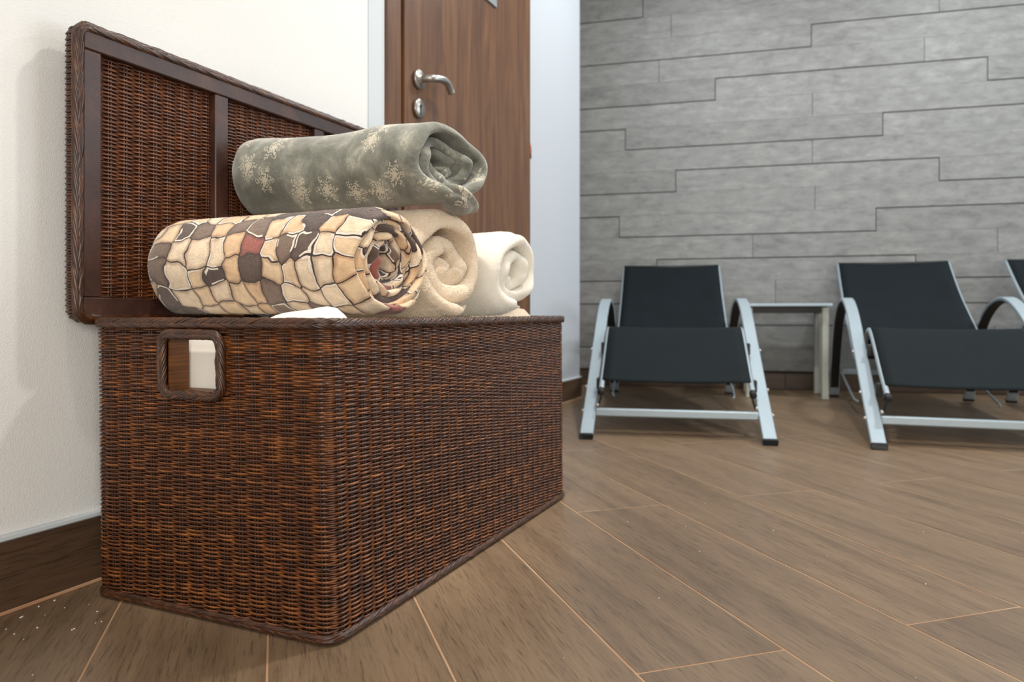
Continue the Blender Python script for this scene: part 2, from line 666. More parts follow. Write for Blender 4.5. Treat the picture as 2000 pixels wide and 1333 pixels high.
def plain_fleece(name, a, c, fine, amp, dist):
    b = NB(name, 0.9)
    n = b.noise(b.n('NewGeometry').outputs['Position'], 45.0, 4, 0.6)
    pv = b.n('NewGeometry').outputs['Random Per Island']
    k = b.n('CombineColor')
    for i in range(3):
        b.put(k.inputs[i], b.math('ADD', 0.84, b.math('MULTIPLY', pv, 0.20)))
    b.col(b.mix(1.0, b.mix(n, lin(*a), lin(*c)), k.outputs[0], 'MULTIPLY'))
    plush(b, fine, amp, dist)
    return b.m


M_cream = plain_fleece('cream_sherpa', (250, 224, 192), (254, 238, 214), 420.0, 0.8, 0.004)
M_white = plain_fleece('ivory_fleece', (253, 246, 230), (255, 252, 243), 600.0, 0.5, 0.002)
M_sheet = plain_fleece('white_cotton', (252, 246, 234), (255, 251, 243), 1200.0, 0.2, 0.0008)

# ------------------------------------------------------------------ room frame: u along the left wall, v across, from the chest's near corner
NX, NY = -0.235, 0.973
TH = math.atan2(0.9128, 0.4083)
UX, UY = math.cos(TH), math.sin(TH)


def W(u, v, z=0.0):
    return (NX + u * UX - v * UY, NY + u * UY + v * UX, z)


ORG = (NX, NY, 0.0)
CEIL = 2.70

# back wall frame: s to the right, through B0
BA = math.atan(-0.27)
BX, BY = math.cos(BA), math.sin(BA)
B0 = (0.433, 4.58)


def s_of_px(x):
    t = (x - 1000.0) / 1450.0
    # B0 + s*(BX,BY) = (t*d, d)
    return (t * B0[1] - B0[0]) / (BX - t * BY)


# ------------------------------------------------------------------ floor
fl = mesh('floor', [(-2.6, -2.0, -0.012), (5.2, -2.0, -0.012), (5.2, 5.6, -0.012), (-2.6, 5.6, -0.012),
                    (-2.6, -2.0, -0.0006), (5.2, -2.0, -0.0006), (5.2, 5.6, -0.0006), (-2.6, 5.6, -0.0006)],
          [(0, 3, 2, 1), (4, 5, 6, 7), (0, 1, 5, 4), (1, 2, 6, 5), (2, 3, 7, 6), (3, 0, 4, 7)], M_grout)
tag(fl, kind='structure')
PE1 = (-0.3044, 0.9525)
PE2 = (0.9525, 0.3044)
PW, PL = 0.2147, 1.376
pa = math.atan2(PE1[1], PE1[0])
plank_me = None
for i in range(-13, 24):
    q0 = 0.4205 + PW * i
    base = (0.816 if i % 2 == 0 else 1.512) + 0.006 * i
    for k in range(-3, 5):
        p0 = base + k * PL
        pc, qc = p0 + PL / 2, q0 + PW / 2
        cx = pc * PE1[0] + qc * PE2[0]
        cy = pc * PE1[1] + qc * PE2[1]
        # keep planks that reach the room in front of the walls
        if not (-1.6 < cx < 4.6 and -1.4 < cy < 5.0):
            continue
        du, dv = cx - NX, cy - NY
        vv = -du * UY + dv * UX
        if vv > 1.15:
            continue
        if ((cx - B0[0]) * BY - (cy - B0[1]) * BX) < -0.6:
            continue
        if plank_me is None:
            g = 0.0011
            o = MB().box(-PL / 2 + g, PL / 2 - g, -PW / 2 + g, PW / 2 - g, -0.010, 0.0, 0.0009).build('plank', M_plank, fl)
            plank_me = o.data
        else:
            o = bpy.data.objects.new('plank', plank_me)
            C.objects.link(o)
            o.parent = fl
        o.location = (cx, cy, 0)
        o.rotation_euler = (0, 0, pa + (PI if (i * 7 + k * 3) % 2 else 0))

# ------------------------------------------------------------------ walls
wv = 0.515


def room_box(name, u0, u1, v0, v1, z0, z1, mat, kind='structure'):
    o = MB().box(u0, u1, v0, v1, z0, z1).build(name, mat, None, False, ORG, TH)
    if kind:
        tag(o, kind=kind)
    return o


room_box('wall_left', -3.0, 0.812, wv, wv + 0.2, 0, CEIL, M_wall)
wd = MB().box(0.812, 0.895, wv - 0.003, wv + 0.2, 0, CEIL)
wd.box(0.895, 1.886, wv, wv + 0.2, 2.12, CEIL)
wd.box(0.895, 1.886, wv + 0.06, wv + 0.2, 0, 2.12)
tag(wd.build('wall_doorway', M_wallcool, None, False, ORG, TH), kind='structure')
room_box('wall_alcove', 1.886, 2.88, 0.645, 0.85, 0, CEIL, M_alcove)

# skirting with the thin white bead of filler on top
def skirting(name, u0, u1, v, h, L=0.9):
    root = MB().box(u0, u1, v - 0.004, v, 0, h).build(name, M_grout, None, False, ORG, TH)
    tag(root, kind='structure')
    n = max(1, round((u1 - u0) / L))
    for i in range(n):
        a = u0 + (u1 - u0) * i / n
        bnd = u0 + (u1 - u0) * (i + 1) / n
        MB().box(a + .0008 - (a + bnd) / 2, bnd - .0008 - (a + bnd) / 2, v - 0.011, v - 0.002, 0.005, h, 0.0012).build('skirting_tile', M_skirt, root, False, ((a + bnd) / 2, 0, 0))
    MB().box(u0, u1, v - 0.010, v, h, h + 0.009, 0.002).build('filler_bead', M_wallcool, root)
    MB().box(u0, u1, v - 0.0125, v - 0.004, 0.0, 0.0055, 0.001).build('grout_line', M_grout, root)
    return root


skirting('baseboard_left', -3.0, 0.80, wv, 0.106, 1.25)
skirting('baseboard_alcove', 1.90, 2.885, 0.645, 0.104, 1.0)

# back wall with grey wood-look tiles
BL, BR = -0.9, 4.3
wb = MB().box(BL, BR, 0.0, 0.16, 0, CEIL).build('wall_back', M_darkgrout, None, False, (B0[0], B0[1], 0), BA)
tag(wb, kind='structure')
RH, RZ0 = 0.1323, 0.102
jog = {  # even rows: joints (px) and on which edge each piece carries the open joint ('b' bottom, 't' top)
    16: ([1256, 1833], 'btb'), 14: ([1584], 'bt'), 12: ([1397, 1927], 'btb'), 10: ([1222, 1723], 'tbt'),
    8: ([1320, 1833], 'btb'), 6: ([1210, 1710], 'tbt'), 4: ([1283, 1787], 'btb'), 2: ([1222, 1760], 'tbt'), 0: ([1300, 1790], 'tbt'), 18: ([1400, 1900], 'btb')}
odd = {15: [1311, 1833], 13: [1287, 1804], 11: [1586], 9: [1586], 7: [1591], 5: [1470], 3: [1514], 1: [1390, 1941], 17: [1480], 19: [1330, 1860]}
for r in range(20):
    z0, z1 = RZ0 + RH * r, min(RZ0 + RH * (r + 1), CEIL)
    if r in jog:
        js, ed = jog[r]
    else:
        js, ed = odd[r], None
    ss = [s_of_px(x) for x in js]
    while ss[0] - 1.75 > BL:
        ss = [ss[0] - 1.75] + ss
        if ed:
            ed = ('t' if ed[0] == 'b' else 'b') + ed
    while ss[-1] + 1.25 < BR:
        ss = ss + [ss[-1] + 1.25]
        if ed:
            ed = ed + ('t' if ed[-1] == 'b' else 'b')
    bounds = [BL] + ss + [BR]
    for j in range(len(bounds) - 1):
        a, bnd = bounds[j], bounds[j + 1]
        gt = gb = 0.00025
        gs = 0.0012
        if ed:
            if ed[j] == 't':
                gt = 0.0058
            else:
                gb = 0.0058
            gs = 0.0022
        m = (a + bnd) / 2
        th = 0.0145 + 0.0005 * rng.random()
        MB().box(a + gs - m, bnd - gs - m, -th, 0.001, z0 + gb - z0, z1 - gt - z0, 0.0004).build('tile', M_tile, wb, False, (m, 0, z0))
sk = MB().box(BL, BR, -0.004, 0.0, 0.0, 0.098, 0.001).build('baseboard_back', M_darkgrout, None, False, (B0[0], B0[1], 0), BA)
tag(sk, kind='structure')
for k in range(5):
    a = BL + (BR - BL) * k / 5
    b2 = BL + (BR - BL) * (k + 1) / 5
    MB().box(a + .001 - (a + b2) / 2, b2 - .001 - (a + b2) / 2, -0.009, -0.002, 0.003, 0.092, 0.001).build('skirting_tile', M_skirt, sk, False, ((a + b2) / 2, 0, 0))

ce = MB().box(-2.6, 5.0, -1.6, 5.4, CEIL, CEIL + 0.1).build('ceiling', M_ceil)
tag(ce, kind='structure')

# ------------------------------------------------------------------ door
DU0, DU1 = 0.961, 1.866
door = MB().box(DU0 + 0.002, DU1, wv - 0.016, wv + 0.036, 0.006, 2.06, 0.002).build('door_1', M_door, None, False, ORG, TH)
tag(door, kind='structure')
MB().box(DU0 - 0.006, DU0 + 0.004, wv + 0.002, wv + 0.03, 0, 2.06).build('seal', M_black, door)
fr = MB().box(0.884, DU0 - 0.004, wv - 0.010, wv + 0.05, 0, 2.13, 0.003)
fr.box(0.884, DU1 + 0.019, wv - 0.010, wv + 0.05, 2.064, 2.135, 0.003)
fr.box(DU1 + 0.002, DU1 + 0.020, wv - 0.006, wv + 0.05, 0, 2.064, 0.002)
fr.build('door_frame', M_door, door)
DF = wv - 0.016
hu, hz = 1.031, 1.106
lev = MB()
ho = MB().lathe([(0.027, 0.0), (0.0275, 0.008), (0.0262, 0.0105), (0.012, 0.011), (0.011, 0.02)], (hu, DF, hz), (0, -1, 0), 28).build('door_handle', M_steel, door, True)
path = [(hu, DF - 0.012, hz), (hu, DF - 0.034, hz), (hu + 0.010, DF - 0.046, hz + 0.001), (hu + 0.035, DF - 0.050, hz + 0.006), (hu + 0.062, DF - 0.050, hz + 0.010),
        (hu + 0.086, DF - 0.049, hz + 0.008), (hu + 0.106, DF - 0.047, hz - 0.002), (hu + 0.117, DF - 0.046, hz - 0.012)]
lev.tube(catmull(path, 6), 0.0112, 12).build('lever', M_steel, ho, True)
kz = hz - 0.083
ro = MB().lathe([(0.027, 0.0), (0.0275, 0.008), (0.0262, 0.0105), (0.002, 0.011)], (hu, DF, kz), (0, -1, 0), 28).build('lock_rosette', M_steel, door, True)
kh = MB().box(hu - 0.0022, hu + 0.0022, DF - 0.0118, DF - 0.006, kz - 0.017, kz + 0.003)
kh.lathe([(0.005, 0.006), (0.005, 0.0118)], (hu, DF, kz + 0.006), (0, -1, 0), 14)
kh.build('keyhole', M_hole, ro)
MB().box(1.380, 1.550, DF - 0.006, DF, 1.505, 1.677, 0.001).build('sign_plate', M_sign, door)
hg = MB()
for hz2 in (0.28, 1.042, 1.80):
    hg = MB().tube([(DU1 + 0.010, wv - 0.012, hz2), (DU1 + 0.010, wv - 0.012, hz2 + 0.058)], 0.004, 10)
    hg.build('hinge', M_brass, door, True)

# ------------------------------------------------------------------ wicker chest
CL, CW, CH = 0.886, 0.450, 0.433
chest = empty('wicker_chest', ORG, TH, 'dark brown woven wicker chest standing open against the white wall', 'chest')


def warp(u, v, z):
    """small lean of the basket: its corners are not plumb"""
    k = np.clip(z / CH, 0, 1.2)
    a, b = u / CL, v / CW
    dx = -(0.0105 * (1 - a) * (1 - b) + 0.0056 * (1 - a) * b + 0.0025 * a * (1 - b)) * k
    du = dx * UX
    dv = -dx * UY
    return u + du, v + dv


RC = 0.022


def perim(s, off=0.0):
    """rounded rectangle around the chest; s grows left to right seen from outside, from the far-left corner of the near end"""
    # order: near end (v from CW to 0 at u=0), right side (u 0..CL at v=0), far end, back
    segs = []
    r = RC
    segs.append(('l', (0, CW - r), (0, r), (-1, 0)))
    segs.append(('c', (r, r), PI, 1.5 * PI))
    segs.append(('l', (r, 0), (CL - r, 0), (0, -1)))
    segs.append(('c', (CL - r, r), 1.5 * PI, 2 * PI))
    segs.append(('l', (CL, r), (CL, CW - r), (1, 0)))
    segs.append(('c', (CL - r, CW - r), 0, .5 * PI))
    segs.append(('l', (CL - r, CW), (r, CW), (0, 1)))
    segs.append(('c', (r, CW - r), .5 * PI, PI))
    s = np.asarray(s, float)
    u = np.zeros_like(s); v = np.zeros_like(s); nu = np.zeros_like(s); nv = np.zeros_like(s)
    acc = 0.0
    tot = perim_len()
    sm = np.mod(s, tot)
    for sg in segs:
        if sg[0] == 'l':
            (a0, b0), (a1, b1) = sg[1], sg[2]
            L = math.hypot(a1 - a0, b1 - b0)
            m = (sm >= acc - 1e-9) & (sm <= acc + L + 1e-9)
            t = (sm[m] - acc) / L
            u[m] = a0 + (a1 - a0) * t; v[m] = b0 + (b1 - b0) * t
            nu[m], nv[m] = sg[3]
        else:
            L = r * PI / 2
            m = (sm >= acc - 1e-9) & (sm <= acc + L + 1e-9)
            ph = sg[2] + (sg[3] - sg[2]) * (sm[m] - acc) / L
            nu[m] = np.cos(ph); nv[m] = np.sin(ph)
            u[m] = sg[1][0] + r * nu[m]; v[m] = sg[1][1] + r * nv[m]
        acc += L
    return u + nu * off, v + nv * off, nu, nv


def perim_len():
    return 2 * (CL - 2 * RC) + 2 * (CW - 2 * RC) + 2 * PI * RC


TOT = perim_len()
NST = 92
PITCH = TOT / NST
HV0, HV1, HZ0, HZ1 = 0.179, 0.295, 0.322, 0.4095   # centre line of the hand-hole border
SP = 6
ROWZ0, ROWZ1, ROWP = 0.0105, 0.422, 0.00303
nrow = int((ROWZ1 - ROWZ0) / ROWP)


def weave_rows():
    parts = []
    sfull = np.linspace(0, TOT, NST * SP + 1)
    hs0 = (CW - RC) - (HV1 + 0.002)
    hs1 = (CW - RC) - (HV0 - 0.002)
    shole = np.concatenate([np.arange(hs1, TOT + hs0, PITCH / SP), [TOT + hs0]])
    for grp in (0, 1):
        zs = np.array([ROWZ0 + ROWP * (i + .5) for i in range(nrow)])
        inh = (zs > HZ0) & (zs < HZ1)
        sel = np.where(inh == bool(grp))[0]
        s = shole if grp else sfull
        S, M = len(sel), len(s)
        ss = np.broadcast_to(s, (S, M))
        rows = sel[:, None]
        ph = PI * ss / PITCH + rows * PI
        u, v, nu, nv = perim(ss.ravel())
        u = u.reshape(S, M); v = v.reshape(S, M); nu = nu.reshape(S, M); nv = nv.reshape(S, M)
        amp = 0.0031 * (1 + 0.10 * np.sin(ss * 23.0 + rows * 1.7))
        sw = np.sin(ph)
        off = amp * np.sign(sw) * np.abs(sw) ** 0.75 - 0.0012
        z = zs[sel][:, None] + 0.00045 * np.sin(ss * 9.0 + rows * 0.9) + 0.0007 * np.sin(ss * 3.1 + rows * 0.11) + rng.normal(0, 0.00012, (S, 1))
        uu, vv = u + nu * off, v + nv * off
        uu, vv = warp(uu, vv, z)
        P = np.stack([uu, vv, z], -1)
        Nn = np.stack([nu, nv, np.zeros_like(nu)], -1)
        R = np.full((S, M), 0.00170) * (1 + 0.12 * rng.normal(0, 1, (S, 1)).clip(-1.5, 1.5))
        parts.append(tubes(P, Nn, R, 6))
    return joinvf(parts)


# each strand is cut into lengths so that its colour changes along a row
v_, f_ = weave_rows()
wv_o = mesh('woven_strands', v_, f_, M_wicker, chest, True)
tag(wv_o, kind='stuff')


def stakes():
    P, Nn, R = [], [], []
    zz = np.linspace(0.008, 0.424, 9)
    for k in range(NST):
        for dlt in (-0.0026, 0.0026):
            s = (k + .5) * PITCH + dlt
            u, v, nu, nv = perim(np.array([s]))
            if 0 < s < CW - 2 * RC and HV0 - 0.004 < v[0] < HV1 + 0.004:
                for (za, zb) in ((0.008, HZ0 - 0.004), (HZ1 + 0.004, 0.424)):
                    z = np.linspace(za, zb, 9)
                    uu, vv = warp(np.full(9, u[0] - nu[0] * 0.0024), np.full(9, v[0] - nv[0] * 0.0024), z)
                    P.append(np.stack([uu, vv, z], -1)); Nn.append(np.tile([nu[0], nv[0], 0], (9, 1))); R.append(np.full(9, 0.0016))
                continue
            uu, vv = warp(np.full(9, u[0] - nu[0] * 0.0024), np.full(9, v[0] - nv[0] * 0.0024), zz)
            P.append(np.stack([uu, vv, zz], -1)); Nn.append(np.tile([nu[0], nv[0], 0], (9, 1))); R.append(np.full(9, 0.0016))
    return tubes(np.array(P), np.array(Nn), np.array(R), 6)


v_, f_ = stakes()
tag(mesh('stakes', v_, f_, M_stake, chest, True), kind='stuff')


def braid(path_fn, length, core, spacing=0.0092, reach=0.030, sr=0.0026, a0=-100, a1=120, seed=1, sides=6):
    """herringbone border: short strands leaving a spine to either side.
    path_fn(s) -> centre (n,3), out (n,3), up (n,3)"""
    r = np.random.default_rng(seed)
    n = int(length / spacing)
    M = 10
    t = np.linspace(0, 1, M)
    P, Nn, R = [], [], []
    for fam in (1, -1):
        lim = math.radians(a1 if fam > 0 else a0)
        for k in range(n):
            s0 = k * length / n + (0.5 * spacing if fam < 0 else 0)
            s = s0 + reach * t * (1 + 0.08 * r.normal())
            c, o, up = path_fn(s)
            al = math.radians(-6 * fam) + (lim - math.radians(-6 * fam)) * (0.12 * t + 0.88 * t ** 1.25)
            rad = core * (0.72 + 0.36 * np.sin(PI * (t * 0.92 + 0.06)) ** 0.7) * (1 + 0.03 * r.normal())
            d = np.cos(al)[:, None] * o + np.sin(al)[:, None] * up
            P.append(c + d * rad[:, None]); Nn.append(d)
            R.append(sr * (0.35 + 0.65 * np.sin(PI * np.clip(t * 0.94 + 0.03, 0, 1)) ** 0.5) * (1 + 0.10 * r.normal()))
    bv, bf = tubes(np.array(P), np.array(Nn), np.array(R), sides)
    # dark core so no light leaks through
    s = np.linspace(0, length, max(24, int(length / 0.012)))
    c, o, up = path_fn(s)
    cv, cf = tubes(c[None], o[None], np.full((1, len(s)), core * 0.80), 8)
    return joinvf([(bv, bf), (cv, cf)])


def chest_path(zc, off):
    def fn(s):
        u, v, nu, nv = perim(s, off)
        z = np.full_like(u, zc)
        u, v = warp(u, v, z)
        c = np.stack([u, v, z], -1)
        o = np.stack([nu, nv, np.zeros_like(nu)], -1)
        up = np.tile([0, 0, 1.0], (len(u), 1))
        return c, o, up
    return fn


v_, f_ = braid(chest_path(0.4255, 0.0002), TOT, 0.0063, seed=3, reach=0.044, spacing=0.0082, sr=0.00235)
tag(mesh('rim_braid', v_, f_, M_braid, chest, True), kind='stuff')
v_, f_ = braid(chest_path(0.0085, -0.0022), TOT, 0.0058, seed=4, a0=-70, a1=80, reach=0.050, spacing=0.009, sr=0.0023)
tag(mesh('base_braid', v_, f_, M_braid, chest, True), kind='stuff')

# lining, bottom and the hand-hole tunnel
t0 = 0.0065
TV0, TV1, TZ0, TZ1 = 0.184, 0.289, 0.328, 0.4035


def lining():
    hs0, hs1 = (CW - RC) - TV1, (CW - RC) - TV0
    s = np.unique(np.concatenate([np.linspace(0, TOT, 150), [hs0, hs1]]))
    z = np.array([0.010, 0.10, 0.22, TZ0, TZ1, 0.421])
    vs, fs = [], []
    for off in (-t0, -t0 - 0.006):
        u, v, nu, nv = perim(s, off)
        for zz in z:
            uu, vv = warp(u, v, np.full_like(u, zz))
            vs.append(np.stack([uu, vv, np.full_like(u, zz)], -1))
    n, m = len(s), len(z)
    V = np.concatenate(vs)
    F = []
    for side in (0, 1):
        for k in range(m - 1):
            for q in range(n - 1):
                if z[k] == TZ0 and hs0 - 1e-6 <= s[q] < hs1 - 1e-6:
                    continue
                b0 = (side * m + k) * n + q
                F.append((b0, b0 + 1, b0 + n + 1, b0 + n) if side == 0 else (b0, b0 + n, b0 + n + 1, b0 + 1))
    for q in range(n - 1):
        a0 = (m - 1) * n + q
        c0 = (2 * m - 1) * n + q
        F.append((a0, a0 + 1, c0 + 1, c0))
    F.append(tuple(range(n - 1))[::-1])
    return V, F


v_, f_ = lining()
mesh('lining', v_, f_, M_lining, chest)
tu = MB()
for a in ((TV0 - 0.004, TV0, TZ0 - 0.004, TZ1 + 0.004), (TV1, TV1 + 0.004, TZ0 - 0.004, TZ1 + 0.004), (TV0, TV1, TZ0 - 0.004, TZ0), (TV0, TV1, TZ1, TZ1 + 0.004)):
    tu.box(-0.004, 0.030, *a)
hh = tu.build('handle_hole', M_tunnel, chest)
hh['label'] = 'brown wooden lining of the square hand hole'


def rrect_path(c0, c1, e0, e1, r, place):
    """loop in a plane: coords (p,q); place(p,q)->3d ; out normal given"""
    segs = []
    L1, L2 = (c1 - c0) - 2 * r, (e1 - e0) - 2 * r
    la = r * PI / 2
    tot = 2 * (L1 + L2) + 4 * la

    def fn(s, off=0.0):
        s = np.mod(np.asarray(s, float), tot)
        p = np.zeros_like(s); q = np.zeros_like(s); n1 = np.zeros_like(s); n2 = np.zeros_like(s)
        acc = 0.0
        for kind in range(8):
            L = (L1, la, L2, la)[kind % 4] if True else 0
            L = [L1, la, L2, la, L1, la, L2, la][kind]
            m = (s >= acc - 1e-9) & (s <= acc + L + 1e-9)
            t = (s[m] - acc) / L
            if kind == 0: p[m] = c0 + r + L1 * t; q[m] = e1; n1[m] = 0; n2[m] = 1
            if kind == 2: p[m] = c1; q[m] = e1 - r - L2 * t; n1[m] = 1; n2[m] = 0
            if kind == 4: p[m] = c1 - r - L1 * t; q[m] = e0; n1[m] = 0; n2[m] = -1
            if kind == 6: p[m] = c0; q[m] = e0 + r + L2 * t; n1[m] = -1; n2[m] = 0
            if kind % 2:
                a0 = {1: PI / 2, 3: 0, 5: -PI / 2, 7: -PI}[kind]
                a = a0 - t * PI / 2
                cx = {1: c1 - r, 3: c1 - r, 5: c0 + r, 7: c0 + r}[kind]
                cy = {1: e1 - r, 3: e0 + r, 5: e0 + r, 7: e1 - r}[kind]
                n1[m] = np.cos(a); n2[m] = np.sin(a)
                p[m] = cx + r * n1[m]; q[m] = cy + r * n2[m]
            acc += L
        return p, q, n1, n2
    return fn, tot


hfn, htot = rrect_path(-HV1, -HV0, HZ0, HZ1, 0.016, None)


def handle_path(s):
    p, q, n1, n2 = hfn(s)
    v = -p
    u = np.full_like(v, -0.0035)
    u, v = warp(u, v, q)
    c = np.stack([u, v, q], -1)
    o = np.tile([-1.0, 0, 0], (len(p), 1))
    up = np.stack([np.zeros_like(n1), -n1, n2], -1)
    return c, o, up


v_, f_ = braid(handle_path, htot, 0.0064, seed=5, a0=-95, a1=95, reach=0.042, spacing=0.0080, sr=0.0023)
tag(mesh('handle_braid', v_, f_, M_braid, chest, True), kind='stuff')

# lid, standing open against the wall
LU0, LU1, LZ0, LZ1 = -0.0135, 0.862, 0.4345, 0.880
LV = 0.462
lid = MB().box(LU0 + .004, LU1 - .004, LV + 0.022, LV + 0.028, LZ0 + .004, LZ1 - .004).build('lid', M_lining, chest)


def bar(name, u0, u1, z0, z1, v0=LV, v1=LV + 0.021):
    return MB().box(u0, u1, v0, v1, z0, z1, 0.0016).build(name, M_darkwood, lid)


bar('lid_rail', LU0, LU1, LZ1 - 0.028, LZ1)
bar('lid_rail', LU0, LU1, LZ0, LZ0 + 0.030)
for (a, b_) in ((LU0, 0.0165), (0.2506, 0.2825), (0.537, 0.569), (0.830, LU1)):
    bar('lid_stile', a, b_, LZ0 + 0.0305, LZ1 - 0.0285, LV + 0.001)


def flat_weave(u0, u1, z0, z1, v, rowp=0.0033, pitch=0.0290, rad=0.0018):
    nr = int((z1 - z0) / rowp)
    s = np.arange(u0, u1, pitch / 6)
    S, M = nr, len(s)
    rows = np.arange(nr)[:, None]
    ss = np.broadcast_to(s, (S, M))
    sw = np.sin(PI * ss / pitch + rows * PI)
    off = 0.0030 * np.sign(sw) * np.abs(sw) ** .75
    z = z0 + rowp * (rows + .5) + 0.0005 * np.sin(ss * 9 + rows * 0.8) + 0.0008 * np.sin(ss * 4 + rows * .15)
    P = np.stack([ss + 0 * z, v - off, z + 0 * ss], -1)
    Nn = np.tile([0, -1.0, 0], (S, M, 1))
    R = np.full((S, M), rad) * (1 + 0.12 * rng.normal(0, 1, (S, 1)).clip(-1.5, 1.5))
    a = tubes(P, Nn, R, 6)
    ks = np.arange(int((u1 - u0) / pitch) + 1) * pitch + math.ceil(u0 / pitch) * pitch + pitch / 2
    ks = ks[ks < u1]
    zz = np.linspace(z0, z1, 6)
    P2 = np.array([np.stack([np.full(6, k + d), np.full(6, v), zz], -1) for k in ks for d in (-0.0026, 0.0026)])
    b2 = tubes(P2, np.tile([0, -1.0, 0], (len(P2), 6, 1)), np.full((len(P2), 6), 0.0015), 6)
    return joinvf([a, b2])


v_, f_ = flat_weave(LU0 + 0.01, LU1 - 0.01, LZ0 + 0.014, LZ1 - 0.014, LV + 0.0175)
tag(mesh('lid_weave', v_, f_, M_lidweave, lid, True), kind='stuff')

lfn, ltot = rrect_path(LU0 - 0.0065, LU1 + 0.0065, LZ0 - 0.0030, LZ1 + 0.0055, 0.016, None)


def lid_path(s):
    p, q, n1, n2 = lfn(s)
    c = np.stack([p, np.full_like(p, LV + 0.007), q], -1)
    o = np.stack([n1 * .35, np.full_like(n1, -0.936), n2 * .35], -1)
    up = np.stack([n1 * .936, np.full_like(n1, 0.35), n2 * .936], -1)
    return c, o, up


v_, f_ = braid(lid_path, ltot, 0.0066, seed=6, a0=-80, a1=95, reach=0.080, spacing=0.0165, sr=0.0036)
tag(mesh('lid_braid', v_, f_, M_braid, lid, True), kind='stuff')


def lid_edge():
    n = int(ltot / 0.0043)
    s = np.arange(n) * ltot / n
    p, q, n1, n2 = lfn(s)
    M = 6
    t = np.linspace(0, 1, M)
    off = 0.002 + 0.002 * np.sin(PI * t)[None, :] + np.where(np.arange(n) % 2, 0.0008, -0.0006)[:, None]
    P = np.stack([p[:, None] + n1[:, None] * off, np.broadcast_to(LV + 0.011 + 0.017 * t, (n, M)), q[:, None] + n2[:, None] * off], -1)
    Nn = np.stack([np.repeat(n1[:, None], M, 1), np.zeros((n, M)), np.repeat(n2[:, None], M, 1)], -1)
    a = tubes(P, Nn, np.full((n, M), 0.0023), 6)
    # inner band that closes the rim
    sb = np.linspace(0, ltot, 160)
    pb, qb, a1, a2 = lfn(sb)
    v0 = np.stack([pb, np.full_like(pb, LV + 0.012), qb], -1)
    v1 = np.stack([pb, np.full_like(pb, LV + 0.028), qb], -1)
    V = np.concatenate([v0, v1])
    i = np.arange(159)
    F = np.stack([i, i + 1, i + 161, i + 160], -1)
    return joinvf([a, (V, F)])


v_, f_ = lid_edge()
tag(mesh('lid_edge_weave', v_, f_, M_braid, lid, True), kind='stuff')

# ------------------------------------------------------------------ blankets


